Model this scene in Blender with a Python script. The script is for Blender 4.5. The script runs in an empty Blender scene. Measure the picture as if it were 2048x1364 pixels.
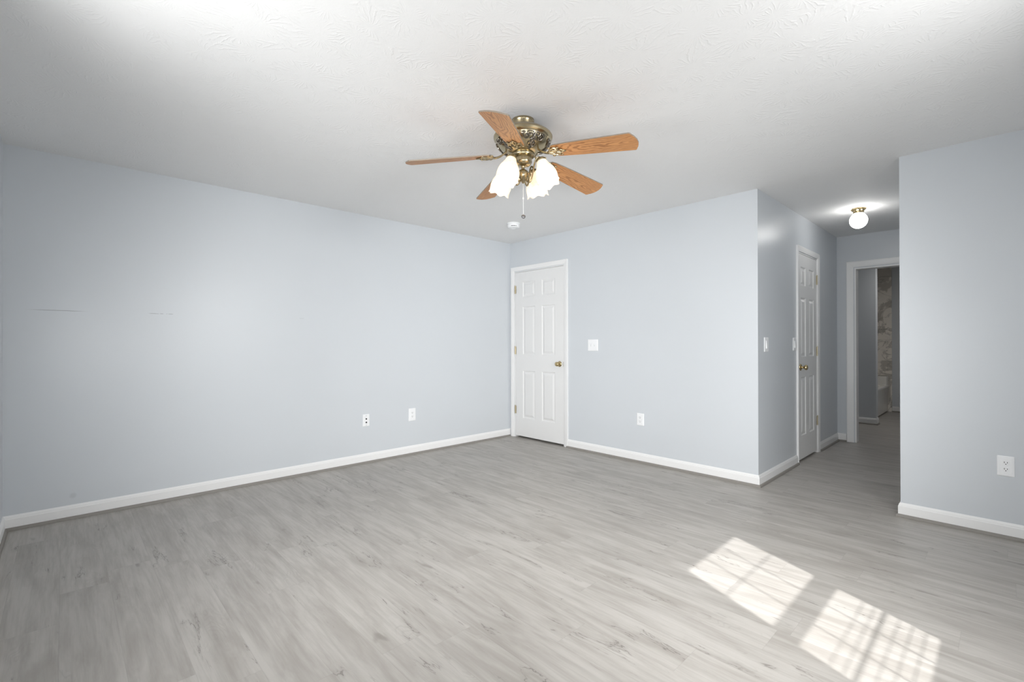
import bpy, bmesh, math, random
from mathutils import Vector, Matrix
from math import pi, sin, cos, radians

sc = bpy.context.scene
COL = sc.collection
random.seed(4)

# ------------------------------------------------------------------ camera, sky, sun, lights, exposure
ROOM_H = 2.44
XL, XR = 0.0, 4.95            # left wall, window wall on the right (out of frame)
YB, YF = 0.0, -4.391          # back wall, front wall (behind the camera)
HX0, HX1, HY = 2.949, 3.851, 2.613   # hall: left wall, right wall, end wall

cam_d = bpy.data.cameras.new('camera')
cam = bpy.data.objects.new('camera', cam_d)
COL.objects.link(cam)
cam_d.sensor_fit = 'HORIZONTAL'
cam_d.sensor_width = 36.0
cam_d.lens = 940.64 / 2048 * 36.0
cam_d.clip_start = 0.02
_yaw, _pit, _rol = -0.8098, 0.0033, -0.0017
_f = Vector((sin(_yaw) * cos(_pit), cos(_yaw) * cos(_pit), sin(_pit)))
_r = Vector((cos(_yaw), -sin(_yaw), 0))
_u = _r.cross(_f)
_r2 = _r * cos(_rol) + _u * sin(_rol)
_u2 = -_r * sin(_rol) + _u * cos(_rol)
_m = Matrix((_r2, _u2, -_f)).transposed().to_4x4()
_m.translation = Vector((4.3477, -4.1117, 1.183))
cam.matrix_world = _m
sc.camera = cam

world = bpy.data.worlds.new('sky')
sc.world = world
world.use_nodes = True
_bg = world.node_tree.nodes['Background']
_bg.inputs['Color'].default_value = (0.80, 0.90, 1.0, 1)
_bg.inputs['Strength'].default_value = 1.0

def light(name, kind, loc, energy, color=(1, 1, 1), **kw):
    d = bpy.data.lights.new(name, kind)
    d.energy = energy
    d.color = color
    for k, v in kw.items():
        setattr(d, k, v)
    o = bpy.data.objects.new(name, d)
    o.location = loc
    COL.objects.link(o)
    return o

def aim(o, to):
    o.rotation_euler = (Vector(to) - o.location).to_track_quat('-Z', 'Y').to_euler()

SUN_DIR = Vector((-1.0, 0.437, -1.0 / 0.90))
sun = light('sun', 'SUN', (9, -4.5, 6), 5.9, (1.0, 0.992, 0.98), angle=radians(0.6))
sun.rotation_euler = SUN_DIR.to_track_quat('-Z', 'Y').to_euler()
# daylight arriving at the windows on the right and behind the camera
SKY = (1.0, 0.995, 0.985)
w_e = light('daylight_east', 'AREA', (XR + 0.20, -2.26, 1.50), 76, SKY, shape='RECTANGLE', size=1.2, size_y=0.62)
w_e.rotation_euler = (0, radians(60), 0)
w_f = light('daylight_front', 'AREA', (2.75, YF - 0.30, 1.50), 56, SKY, shape='RECTANGLE', size=1.0, size_y=1.25)
w_f.rotation_euler = (radians(98), 0, 0)
# beside the camera: photographer's soft flash on left wall, added fill on back wall
for _n, _p, _e, _to in (('flash_on_left_wall', (4.10, -4.15, 1.25), 265, (0, -1.6, 0.9)), ('added_fill_on_back_wall', (4.75, -3.70, 1.10), 316, (1.5, 0, 0.7))):
    aim(light(_n, 'SPOT', _p, _e, (1, 1, 1), shadow_soft_size=0.15, spot_size=radians(75), spot_blend=1.0), _to)
w_b = light('added_bathroom_fill', 'AREA', (3.70, 4.05, 2.38), 9.0, (1.0, 0.96, 0.92), shape='DISK', size=0.3)  # unseen lamp added to lift the dim bathroom

vs = sc.view_settings
sc.display_settings.display_device = 'sRGB'
vs.view_transform = 'Standard'
vs.look = 'None'
vs.exposure = 0.05
vs.gamma = 1.0
vs.use_curve_mapping = False
cy = sc.cycles
cy.use_denoising = True
cy.max_bounces = 10
cy.diffuse_bounces = 8
cy.glossy_bounces = 4
cy.transparent_max_bounces = 12
cy.caustics_reflective = False
cy.caustics_refractive = False
cy.sample_clamp_indirect = 4.0

# ------------------------------------------------------------------ helpers: tagging
def tag(o, label=None, cat=None, group=None, kind=None):
    if label: o['label'] = label
    if cat: o['category'] = cat
    if group: o['group'] = group
    if kind: o['kind'] = kind
    return o

def empty(name, loc=(0, 0, 0), rot=(0, 0, 0), parent=None):
    o = bpy.data.objects.new(name, None)
    o.empty_display_size = 0.1
    o.location = loc
    o.rotation_euler = rot
    COL.objects.link(o)
    if parent: o.parent = parent
    return o

# ------------------------------------------------------------------ helpers: meshes
class MB:
    def __init__(self):
        self.v = []; self.f = []; self.sm = []
    def add(self, vs_, fs, smooth=False):
        n = len(self.v)
        self.v += [tuple(p) for p in vs_]
        self.f += [[i + n for i in f] for f in fs]
        self.sm += [smooth] * len(fs)
        return self
    def box(self, a, b):
        x0, y0, z0 = a; x1, y1, z1 = b
        vs_ = [(x0, y0, z0), (x1, y0, z0), (x1, y1, z0), (x0, y1, z0), (x0, y0, z1), (x1, y0, z1), (x1, y1, z1), (x0, y1, z1)]
        return self.add(vs_, [(0, 3, 2, 1), (4, 5, 6, 7), (0, 1, 5, 4), (1, 2, 6, 5), (2, 3, 7, 6), (3, 0, 4, 7)])
    def lathe(self, prof, n=40, M=None, smooth=True, cap=True, rim=None):
        """prof: (radius, height) from first to last; rim(k, angle) -> (dr, dz)"""
        vs_, fs = [], []
        for k, (r, z) in enumerate(prof):
            for i in range(n):
                a = 2 * pi * i / n
                dr, dz = rim(k, a) if rim else (0, 0)
                p = Vector(((r + dr) * cos(a), (r + dr) * sin(a), z + dz))
                vs_.append(M @ p if M else p)
        for k in range(len(prof) - 1):
            for i in range(n):
                j = (i + 1) % n
                fs.append((k * n + i, k * n + j, (k + 1) * n + j, (k + 1) * n + i))
        if cap:
            if prof[0][0] > 1e-5: fs.append(tuple(range(n - 1, -1, -1)))
            if prof[-1][0] > 1e-5: fs.append(tuple((len(prof) - 1) * n + i for i in range(n)))
        return self.add(vs_, fs, smooth)
    def tube(self, pts, r, n=10, smooth=True, flat=1.0, up=None):
        pts = [Vector(p) for p in pts]
        rs = r if isinstance(r, (list, tuple)) else [r] * len(pts)
        vs_, fs = [], []
        t = (pts[1] - pts[0]).normalized()
        ref = Vector(up) if up else (Vector((0, 0, 1)) if abs(t.z) < 0.9 else Vector((1, 0, 0)))
        for k, p in enumerate(pts):
            if k == 0: t = pts[1] - pts[0]
            elif k == len(pts) - 1: t = pts[-1] - pts[-2]
            else: t = pts[k + 1] - pts[k - 1]
            t.normalize()
            s = t.cross(ref)
            if s.length < 1e-4: s = t.orthogonal()
            s.normalize()
            q = s.cross(t).normalized()
            if not up: ref = q
            for i in range(n):
                a = 2 * pi * i / n
                vs_.append(p + s * (rs[k] * cos(a)) + q * (rs[k] * flat * sin(a)))
        for k in range(len(pts) - 1):
            for i in range(n):
                j = (i + 1) % n
                fs.append((k * n + i, k * n + j, (k + 1) * n + j, (k + 1) * n + i))
        fs.append(tuple(range(n - 1, -1, -1)))
        fs.append(tuple((len(pts) - 1) * n + i for i in range(n)))
        return self.add(vs_, fs, smooth)
    def ball(self, c, r, M=None, n=14, m=9):
        prof = []
        vs_, fs = [], []
        rx, ry, rz = r if isinstance(r, (tuple, list)) else (r, r, r)
        for k in range(m + 1):
            th = pi * k / m
            for i in range(n):
                a = 2 * pi * i / n
                p = Vector((rx * sin(th) * cos(a), ry * sin(th) * sin(a), rz * cos(th)))
                if M: p = M @ p
                vs_.append(Vector(c) + p)
        for k in range(m):
            for i in range(n):
                j = (i + 1) % n
                fs.append((k * n + i, (k + 1) * n + i, (k + 1) * n + j, k * n + j))
        return self.add(vs_, fs, True)
    def prism(self, poly, fn, d0, d1):
        """poly in (a, b); fn(a, d, b) -> world point"""
        n = len(poly)
        vs_ = [fn(a, d0, b) for a, b in poly] + [fn(a, d1, b) for a, b in poly]
        fs = [tuple(range(n)), tuple(range(2 * n - 1, n - 1, -1))]
        for i in range(n):
            j = (i + 1) % n
            fs.append((i, j, n + j, n + i))
        return self.add(vs_, fs)
    def build(self, name, mat, parent=None, angle=38, merge=True, bevel=None):
        me = bpy.data.meshes.new(name)
        me.from_pydata(self.v, [], self.f)
        for p, s in zip(me.polygons, self.sm): p.use_smooth = s
        bm = bmesh.new(); bm.from_mesh(me)
        if merge: bmesh.ops.remove_doubles(bm, verts=bm.verts, dist=1e-5)
        bmesh.ops.recalc_face_normals(bm, faces=bm.faces)
        for e in bm.edges:
            if len(e.link_faces) == 2 and e.calc_face_angle(0) > radians(angle): e.smooth = False
        bm.to_mesh(me); bm.free()
        me.materials.append(mat)
        o = bpy.data.objects.new(name, me)
        COL.objects.link(o)
        if parent: o.parent = parent
        if bevel:
            b = o.modifiers.new('bevel', 'BEVEL'); b.width = bevel; b.segments = 2; b.limit_method = 'ANGLE'
        return o

def sweep(segA, segB, prof, prevd=None, nextd=None):
    """one straight moulding run from A to B on the floor, interior on the right hand side; mitred to prevd / nextd"""
    A, B = Vector(segA), Vector(segB)
    d = (B - A).normalized()
    nrm = Vector((d.y, -d.x))
    def end(P, other, first):
        out = []
        for u, h in prof:
            if other is None:
                q = P + nrm * u
            else:
                od = Vector(other).normalized(); on = Vector((od.y, -od.x))
                bis = (nrm + on); bis = bis / (1 + nrm.dot(on))
                q = P + bis * u
            out.append((q.x, q.y, h))
        return out
    a, b = end(A, prevd, True), end(B, nextd, False)
    n = len(prof)
    fs = [tuple(range(n)), tuple(range(2 * n - 1, n - 1, -1))]
    for i in range(n):
        j = (i + 1) % n
        fs.append((i, j, n + j, n + i))
    return a + b, fs

# ------------------------------------------------------------------ helpers: materials
class NT:
    def __init__(self, name):
        self.m = bpy.data.materials.new(name)
        self.m.use_nodes = True
        self.t = self.m.node_tree
        self.t.nodes.clear()
        self.out = self.t.nodes.new('ShaderNodeOutputMaterial')
    def n(self, typ, **kw):
        nd = self.t.nodes.new('ShaderNode' + typ)
        for k, v in kw.items():
            if k.startswith('i_'):
                key = k[2:].replace('_', ' ')
                nd.inputs[key].default_value = v
            else:
                setattr(nd, k, v)
        return nd
    def l(self, a, b): self.t.links.new(a, b)
    def math(self, op, a, b=None, c=None, clamp=False):
        nd = self.n('Math', operation=op, use_clamp=clamp)
        for i, x in enumerate((a, b, c)):
            if x is None: continue
            if isinstance(x, (int, float)): nd.inputs[i].default_value = x
            else: self.l(x, nd.inputs[i])
        return nd.outputs[0]
    def comb(self, x, y, z):
        nd = self.n('CombineXYZ')
        for i, q in enumerate((x, y, z)):
            if isinstance(q, (int, float)): nd.inputs[i].default_value = q
            else: self.l(q, nd.inputs[i])
        return nd.outputs[0]
    def noise(self, vec, scale, detail=3, rough=0.55, dist=0.0):
        nd = self.n('TexNoise')
        nd.inputs['Scale'].default_value = scale
        nd.inputs['Detail'].default_value = detail
        nd.inputs['Roughness'].default_value = rough
        nd.inputs['Distortion'].default_value = dist
        self.l(vec, nd.inputs['Vector'])
        return nd.outputs['Fac']
    def ramp(self, fac, stops):
        nd = self.n('ValToRGB')
        el = nd.color_ramp.elements
        while len(el) < len(stops): el.new(0.5)
        for e, (p, c) in zip(el, stops):
            e.position = p
            e.color = (*c, 1) if isinstance(c, tuple) else (c, c, c, 1)
        self.l(fac, nd.inputs[0])
        return nd.outputs[0]
    def mix(self, fac, a, b, blend='MIX'):
        nd = self.n('MixRGB', blend_type=blend)
        for i, x in enumerate((fac, a, b)):
            if isinstance(x, (int, float)): nd.inputs[i].default_value = x
            elif isinstance(x, tuple): nd.inputs[i].default_value = (*x, 1)
            else: self.l(x, nd.inputs[i])
        return nd.outputs[0]
    def maprange(self, v, a, b, c=0.0, d=1.0, smooth=True):
        nd = self.n('MapRange', interpolation_type='SMOOTHSTEP' if smooth else 'LINEAR')
        nd.inputs['From Min'].default_value = a; nd.inputs['From Max'].default_value = b
        nd.inputs['To Min'].default_value = c; nd.inputs['To Max'].default_value = d
        self.l(v, nd.inputs['Value'])
        return nd.outputs[0]
    def bsdf(self, color, rough=0.5, metal=0.0, spec=0.5, bump=None, bstr=0.2, bdist=0.01):
        b = self.n('BsdfPrincipled')
        for key, x in (('Base Color', color), ('Roughness', rough), ('Metallic', metal)):
            if isinstance(x, tuple): b.inputs[key].default_value = (*x, 1)
            elif isinstance(x, (int, float)): b.inputs[key].default_value = x
            else: self.l(x, b.inputs[key])
        b.inputs['Specular IOR Level'].default_value = spec
        if bump is not None:
            bp = self.n('Bump'); bp.inputs['Strength'].default_value = bstr; bp.inputs['Distance'].default_value = bdist
            self.l(bump, bp.inputs['Height']); self.l(bp.outputs[0], b.inputs['Normal'])
        self.l(b.outputs[0], self.out.inputs[0])
        return b

def m_plain(name, color, rough=0.5, metal=0.0, spec=0.5, bump_scale=None, bstr=0.1):
    t = NT(name)
    bump = None
    if bump_scale:
        tc = t.n('TexCoord')
        bump = t.noise(tc.outputs['Object'], bump_scale, 3)
    t.bsdf(color, rough, metal, spec, bump, bstr, 0.002)
    return t.m

def m_wall(name, color, marks=False):
    t = NT(name)
    tc = t.n('TexCoord')
    P = tc.outputs['Object']
    n1 = t.noise(P, 140, 3, 0.6)
    n2 = t.noise(P, 1.1, 2)
    col = t.mix(t.maprange(n2, 0.3, 0.7), tuple(c * 0.985 for c in color), color)
    if marks:
        sp = t.n('SeparateXYZ'); t.l(P, sp.inputs[0])
        y, z = sp.outputs[1], sp.outputs[2]
        # a hairline drywall seam showing in short pieces about 1.4 m up, and a small grey smudge near the baseboard
        wob = t.math('MULTIPLY', t.math('SUBTRACT', t.noise(P, 6, 3), 0.5), 0.006)
        dz = t.math('ABSOLUTE', t.math('SUBTRACT', t.math('SUBTRACT', z, wob), 1.402))
        line = t.maprange(dz, 0.0006, 0.0026, 1.0, 0.0)
        def span(a, b, soft):
            return t.math('MULTIPLY', t.maprange(y, a, a + soft), t.maprange(y, b - soft, b, 1.0, 0.0))
        seg = t.math('MULTIPLY', span(-4.30, -3.98, 0.11), 0.9)
        brk = t.maprange(t.noise(P, 34, 2), 0.44, 0.54)
        seg2 = t.math('MULTIPLY', t.math('MULTIPLY', span(-3.67, -3.49, 0.03), brk), 0.85)
        seg3 = t.math('MULTIPLY', span(-2.60, -2.54, 0.02), 0.35)
        segs = t.math('ADD', t.math('ADD', seg, seg2), seg3)
        lf = t.math('MULTIPLY', line, segs, clamp=True)
        col = t.mix(lf, col, tuple(c * 0.42 for c in color))
        sm = t.n('VectorMath', operation='DISTANCE'); t.l(P, sm.inputs[0]); sm.inputs[1].default_value = (0, -4.067, 0.155)
        smf = t.math('MULTIPLY', t.maprange(sm.outputs['Value'], 0.008, 0.024, 1.0, 0.0), 0.28)
        col = t.mix(smf, col, tuple(c * 0.6 for c in color))
    t.bsdf(col, 0.34, 0, 0.40, n1, 0.05, 0.002)
    return t.m

def m_ceiling():
    t = NT('stomped_ceiling_paint')
    tc = t.n('TexCoord'); P = tc.outputs['Object']
    warp = t.n('TexNoise'); warp.inputs['Scale'].default_value = 5.0; warp.inputs['Detail'].default_value = 2
    t.l(P, warp.inputs['Vector'])
    wv = t.n('VectorMath', operation='MULTIPLY_ADD'); t.l(warp.outputs['Color'], wv.inputs[0]); wv.inputs[1].default_value = (0.10, 0.10, 0); t.l(P, wv.inputs[2])
    vor = t.n('TexVoronoi', voronoi_dimensions='2D', feature='F1'); vor.inputs['Scale'].default_value = 6.5
    t.l(wv.outputs[0], vor.inputs['Vector'])
    # brush strokes fan out of each stomp: a wave of the angle about the cell centre
    d = t.n('VectorMath', operation='SUBTRACT'); t.l(wv.outputs[0], d.inputs[0]); t.l(vor.outputs['Position'], d.inputs[1])
    sp = t.n('SeparateXYZ'); t.l(d.outputs[0], sp.inputs[0])
    ang = t.math('ARCTAN2', sp.outputs[1], sp.outputs[0])
    fine = t.noise(P, 28, 4, 0.6)
    st = t.math('SINE', t.math('ADD', t.math('MULTIPLY', ang, 24.0), t.math('MULTIPLY', fine, 9.0)))
    st = t.maprange(st, 0.15, 1.0)
    msk = t.math('MULTIPLY', t.maprange(vor.outputs['Distance'], 0.12, 0.30), t.maprange(t.noise(P, 9, 2), 0.42, 0.62))
    h = t.math('ADD', t.math('MULTIPLY', st, msk), t.math('MULTIPLY', fine, 0.5))
    h = t.math('ADD', h, t.math('MULTIPLY', t.noise(P, 110, 3, 0.65), 0.35))
    t.bsdf((0.80, 0.80, 0.797), 0.75, 0, 0.2, h, 0.24, 0.005)
    return t.m

def m_floor():
    t = NT('grey_vinyl_plank')
    tc = t.n('TexCoord'); P = tc.outputs['Object']
    sp = t.n('SeparateXYZ'); t.l(P, sp.inputs[0])
    x, y = sp.outputs[0], sp.outputs[1]
    PW, PL = 0.178, 1.22
    yr = t.math('DIVIDE', t.math('ADD', y, 10.0), PW)
    row = t.math('FLOOR', yr)
    wn = t.n('TexWhiteNoise', noise_dimensions='1D'); t.l(row, wn.inputs['W'])
    xr = t.math('ADD', t.math('DIVIDE', x, PL), t.math('MULTIPLY', wn.outputs['Value'], 7.3))
    colm = t.math('FLOOR', xr)
    wn2 = t.n('TexWhiteNoise', noise_dimensions='2D'); t.l(t.comb(row, colm, 0), wn2.inputs['Vector'])
    rnd = wn2.outputs['Value']
    fy = t.math('FRACT', yr); fx = t.math('FRACT', xr)
    ey = t.math('MULTIPLY', t.math('MINIMUM', fy, t.math('SUBTRACT', 1.0, fy)), PW)
    ex = t.math('MULTIPLY', t.math('MINIMUM', fx, t.math('SUBTRACT', 1.0, fx)), PL)
    seam = t.math('MAXIMUM', t.maprange(ey, 0.0004, 0.0018, 1, 0), t.maprange(ex, 0.0004, 0.0018, 1, 0))
    ox = t.math('ADD', x, t.math('MULTIPLY', rnd, 53.0)); oz = t.math('MULTIPLY', rnd, 31.0)
    # long soft smudges, grain, cathedral rings, cracks
    A = t.noise(t.comb(t.math('MULTIPLY', ox, 2.2), t.math('MULTIPLY', y, 13.0), oz), 1.0, 4, 0.6, 0.5)
    Bn = t.noise(t.comb(t.math('MULTIPLY', ox, 4.0), t.math('MULTIPLY', y, 80.0), oz), 1.0, 5, 0.65, 0.3)
    Mn = t.noise(t.comb(t.math('MULTIPLY', ox, 1.8), t.math('MULTIPLY', y, 34.0), t.math('ADD', oz, 2.0)), 1.0, 3, 0.6, 0.3)
    Cb = t.noise(t.comb(t.math('MULTIPLY', ox, 3.0), t.math('MULTIPLY', y, 9.0), oz), 1.0, 2, 0.5, 0.3)
    ring = t.math('SINE', t.math('MULTIPLY', Cb, 110.0))
    Cm = t.maprange(t.noise(t.comb(t.math('MULTIPLY', ox, 2.1), t.math('MULTIPLY', y, 7.0), t.math('ADD', oz, 4.0)), 1.0, 2), 0.56, 0.68)
    Dn = t.noise(t.comb(t.math('MULTIPLY', ox, 1.5), t.math('MULTIPLY', y, 8.0), t.math('ADD', oz, 9.0)), 1.0, 5, 0.62, 0.5)
    Dd = t.math('ABSOLUTE', t.math('SUBTRACT', Dn, 0.5))
    crack = t.maprange(Dd, 0.0015, 0.0075, 1, 0)
    halo = t.maprange(Dd, 0.0, 0.045, 1, 0)
    crm = t.maprange(t.noise(t.comb(t.math('MULTIPLY', ox, 1.7), t.math('MULTIPLY', y, 8.0), t.math('ADD', oz, 17.0)), 1.0, 3), 0.56, 0.62)
    knot = t.maprange(t.noise(t.comb(t.math('MULTIPLY', ox, 4.5), t.math('MULTIPLY', y, 13.0), t.math('ADD', oz, 23.0)), 1.0, 2, 0.5), 0.70, 0.80)
    base = t.mix(t.maprange(A, 0.34, 0.72), (0.424, 0.403, 0.376), (0.320, 0.299, 0.273))
    base = t.mix(t.math('MULTIPLY', t.maprange(Mn, 0.45, 0.75), 0.42), base, (0.280, 0.263, 0.237))
    base = t.mix(t.math('MULTIPLY', t.maprange(Bn, 0.42, 0.75), 0.30), base, (0.261, 0.244, 0.219))
    base = t.mix(t.math('MULTIPLY', t.math('MULTIPLY', t.maprange(ring, 0.2, 1.0), Cm), 0.20), base, (0.237, 0.222, 0.199))
    base = t.mix(t.math('MULTIPLY', t.math('MULTIPLY', halo, crm), 0.30), base, (0.228, 0.212, 0.189))
    base = t.mix(t.math('MULTIPLY', t.math('MULTIPLY', crack, crm), 0.70), base, (0.142, 0.130, 0.116))
    base = t.mix(t.math('MULTIPLY', knot, 0.6), base, (0.190, 0.176, 0.155))
    tone = t.maprange(rnd, 0, 1, 0.975, 1.02, smooth=False)
    tn = t.n('VectorMath', operation='SCALE'); t.l(base, tn.inputs[0]); t.l(tone, tn.inputs['Scale'])
    col = t.mix(t.math('MULTIPLY', seam, 0.16), tn.outputs[0], (0.16, 0.148, 0.135))
    h = t.math('SUBTRACT', t.math('MULTIPLY', Bn, 0.4), seam)
    t.bsdf(col, t.maprange(Bn, 0.3, 0.7, 0.36, 0.46), 0, 0.42, h, 0.10, 0.002)
    return t.m

def m_oak():
    t = NT('golden_oak')
    tc = t.n('TexCoord'); P = tc.outputs['Object']
    oi = t.n('ObjectInfo')
    sp = t.n('SeparateXYZ'); t.l(P, sp.inputs[0])
    x, y = sp.outputs[0], sp.outputs[1]
    oz = t.math('MULTIPLY', oi.outputs['Random'], 41.0)
    wx = t.noise(t.comb(t.math('MULTIPLY', x, 5.0), t.math('MULTIPLY', y, 14.0), oz), 1.0, 3, 0.5)
    wob = t.math('MULTIPLY', t.math('SUBTRACT', wx, 0.5), 1.5)
    yc = t.math('ADD', y, t.math('MULTIPLY', t.math('SUBTRACT', oi.outputs['Random'], 0.5), 0.06))
    xc = t.math('SUBTRACT', x, t.math('ADD', 0.52, t.math('MULTIPLY', oi.outputs['Random'], 0.22)))
    # nested cathedral ovals drawn out along the blade
    rr = t.math('SQRT', t.math('ADD', t.math('POWER', t.math('MULTIPLY', yc, 26.0), 2.0), t.math('POWER', t.math('MULTIPLY', xc, 3.0), 2.0)))
    ring = t.math('SINE', t.math('MULTIPLY', t.math('ADD', rr, wob), 24.0))
    por = t.noise(t.comb(t.math('MULTIPLY', x, 20.0), t.math('MULTIPLY', y, 380.0), oz), 1.0, 3)
    col = t.mix(t.maprange(ring, -0.2, 1.0), (0.56, 0.275, 0.108), (0.34, 0.148, 0.052))
    col = t.mix(t.math('MULTIPLY', t.maprange(por, 0.5, 0.7), 0.45), col, (0.27, 0.11, 0.038))
    t.bsdf(col, 0.42, 0, 0.4)
    return t.m

def m_marble():
    t = NT('veined_marble_tile')
    tc = t.n('TexCoord'); P = tc.outputs['Object']
    mp = t.n('Mapping'); t.l(P, mp.inputs[0]); mp.inputs['Rotation'].default_value = (0.3, 0.55, 0.2)
    w = t.noise(mp.outputs[0], 2.3, 5, 0.6, 1.2)
    v1 = t.maprange(t.math('ABSOLUTE', t.math('SUBTRACT', w, 0.5)), 0.0, 0.030, 1, 0)
    w2 = t.noise(mp.outputs[0], 2.4, 4, 0.55, 1.4)
    pat = t.maprange(w2, 0.53, 0.60)
    col = t.mix(t.math('MULTIPLY', pat, 0.75), (0.86, 0.82, 0.76), (0.42, 0.40, 0.37))
    col = t.mix(t.math('MULTIPLY', v1, 0.5), col, (0.26, 0.25, 0.235))
    sp = t.n('SeparateXYZ'); t.l(P, sp.inputs[0])
    fz = t.math('FRACT', t.math('DIVIDE', sp.outputs[2], 0.61))
    gr = t.maprange(t.math('MINIMUM', fz, t.math('SUBTRACT', 1.0, fz)), 0.002, 0.005, 1, 0)
    col = t.mix(t.math('MULTIPLY', gr, 0.5), col, (0.35, 0.34, 0.32))
    t.bsdf(col, 0.18, 0, 0.5)
    return t.m

def m_brass(name, col, rough):
    t = NT(name)
    tc = t.n('TexCoord')
    n = t.noise(tc.outputs['Object'], 30, 2)
    t.bsdf(t.mix(n, tuple(c * 0.82 for c in col), col), rough, 1.0, 0.5)
    return t.m

def m_emit(name, col, strength, base=(0.9, 0.9, 0.88)):
    t = NT(name)
    b = t.bsdf(base, 0.25, 0, 0.4)
    b.inputs['Emission Color'].default_value = (*col, 1)
    b.inputs['Emission Strength'].default_value = strength
    return t.m

def m_shade():
    t = NT('frosted_flower_glass')
    tc = t.n('TexCoord'); P = tc.outputs['Object']
    n = t.noise(P, 55, 3, 0.6, 0.6)
    col = t.mix(t.maprange(n, 0.45, 0.62), (1.0, 0.93, 0.82), (1.0, 0.83, 0.62))
    tr = t.n('BsdfTranslucent'); t.l(col, tr.inputs[0])
    df = t.n('BsdfPrincipled'); df.inputs['Base Color'].default_value = (0.9, 0.88, 0.84, 1); df.inputs['Roughness'].default_value = 0.3
    df.inputs['Emission Color'].default_value = (1, 0.90, 0.76, 1); df.inputs['Emission Strength'].default_value = 0.22
    bp = t.n('Bump'); bp.inputs['Strength'].default_value = 0.5; bp.inputs['Distance'].default_value = 0.003
    t.l(n, bp.inputs['Height']); t.l(bp.outputs[0], df.inputs['Normal'])
    mx = t.n('MixShader'); mx.inputs[0].default_value = 0.5
    t.l(df.outputs[0], mx.inputs[1]); t.l(tr.outputs[0], mx.inputs[2])
    t.l(mx.outputs[0], t.out.inputs[0])
    return t.m

def m_glass():
    t = NT('window_glass')
    tr = t.n('BsdfTransparent')
    gl = t.n('BsdfGlossy'); gl.inputs['Roughness'].default_value = 0.02
    mx = t.n('MixShader'); mx.inputs[0].default_value = 0.06; t.l(tr.outputs[0], mx.inputs[1]); t.l(gl.outputs[0], mx.inputs[2])
    t.l(mx.outputs[0], t.out.inputs[0])
    return t.m

WALLC = (0.588, 0.617, 0.646)
M_WALL = m_wall('blue_grey_wall_paint', WALLC)
M_WALLM = m_wall('blue_grey_wall_paint_with_seam', WALLC, True)
M_CEIL = m_ceiling()
M_FLOOR = m_floor()
M_TRIM = m_plain('white_trim_paint', (0.80, 0.80, 0.795), 0.35, 0, 0.45)
M_DOOR = m_plain('white_door_paint', (0.74, 0.74, 0.735), 0.38, 0, 0.45)
M_SHOE = m_plain('grey_shoe_moulding', (0.24, 0.225, 0.205), 0.5, 0, 0.4, 60)
M_OAK = m_oak()
M_EDGE = m_plain('blade_edge_band', (0.22, 0.185, 0.145), 0.5)
M_BRASS = m_brass('antique_brass', (0.46, 0.385, 0.245), 0.25)
M_BRASSP = m_brass('polished_brass', (0.62, 0.49, 0.27), 0.22)
M_PEWTER = m_brass('dark_filigree', (0.22, 0.20, 0.17), 0.28)
M_PLATE = m_plain('white_plastic', (0.82, 0.83, 0.84), 0.35)
M_DARK = m_plain('dark_slot', (0.02, 0.02, 0.02), 0.6)
M_HINGE = m_brass('worn_hinge', (0.62, 0.56, 0.42), 0.4)
M_MARBLE = m_marble()
M_TUB = m_plain('white_tub_enamel', (0.82, 0.81, 0.78), 0.15)
M_GLOBE = m_emit('opal_globe', (1, 0.985, 0.96), 16.0)
M_BULB = m_emit('lit_bulb', (1, 0.88, 0.70), 2.5)
M_SHADE = m_shade()
M_CHAIN = m_plain('pale_chain', (0.70, 0.69, 0.66), 0.4)
M_STEEL = m_plain('dull_steel', (0.16, 0.16, 0.165), 0.35, 0.6)
M_GLASS = m_glass()
M_SUN_BLOCKER = m_plain('sun_blocker_white', (0.7, 0.7, 0.7), 0.7)
M_WOODEN = m_plain('dark_closet', (0.06, 0.055, 0.05), 0.8)

# ------------------------------------------------------------------ the room shell
def struct(name, mb, mat, label, cat, parent=None, **kw):
    o = mb.build(name, mat, parent, **kw)
    return tag(o, label, cat, kind='structure')

T = 0.12
# floor of bedroom, hall and bathroom; ceiling
b = MB().box((XL - T, YF - T, -0.10), (XR + T, YB, 0)).box((XL - T, YB, -0.10), (XR + T, HY, 0)).box((1.5, HY, -0.10), (4.6, 6.2, 0))
struct('floor', b, M_FLOOR, 'grey wood-look plank floor running through bedroom and hall', 'floor')
b = MB().box((XL - T, YF - T, ROOM_H), (XR + T, 6.3, ROOM_H + 0.1))
struct('ceiling', b, M_CEIL, 'white brush-textured ceiling above bedroom and hall', 'ceiling')

b = MB().box((XL - T, YF - T, 0), (XL, YB + T, ROOM_H))
struct('wall_left', b, M_WALLM, 'long blue-grey wall with a hairline seam and two outlets', 'wall')

def holed(mb, fn, a0, a1, holes, d0, d1, z1=ROOM_H):
    """wall slab between a0..a1 with rectangular holes (ha0, ha1, hz0, hz1)"""
    cuts = sorted(set([a0, a1] + [h[0] for h in holes] + [h[1] for h in holes]))
    for c0, c1 in zip(cuts[:-1], cuts[1:]):
        hs = [h for h in holes if h[0] <= c0 + 1e-6 and h[1] >= c1 - 1e-6]
        spans = []
        if not hs: spans = [(0, z1)]
        else:
            h = hs[0]
            if h[2] > 0: spans.append((0, h[2]))
            spans.append((h[3], z1))
        for s0, s1 in spans:
            p, q = fn(c0, d0, s0), fn(c1, d1, s1)
            mb.box(tuple(min(i, j) for i, j in zip(p, q)), tuple(max(i, j) for i, j in zip(p, q)))
    return mb

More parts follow.
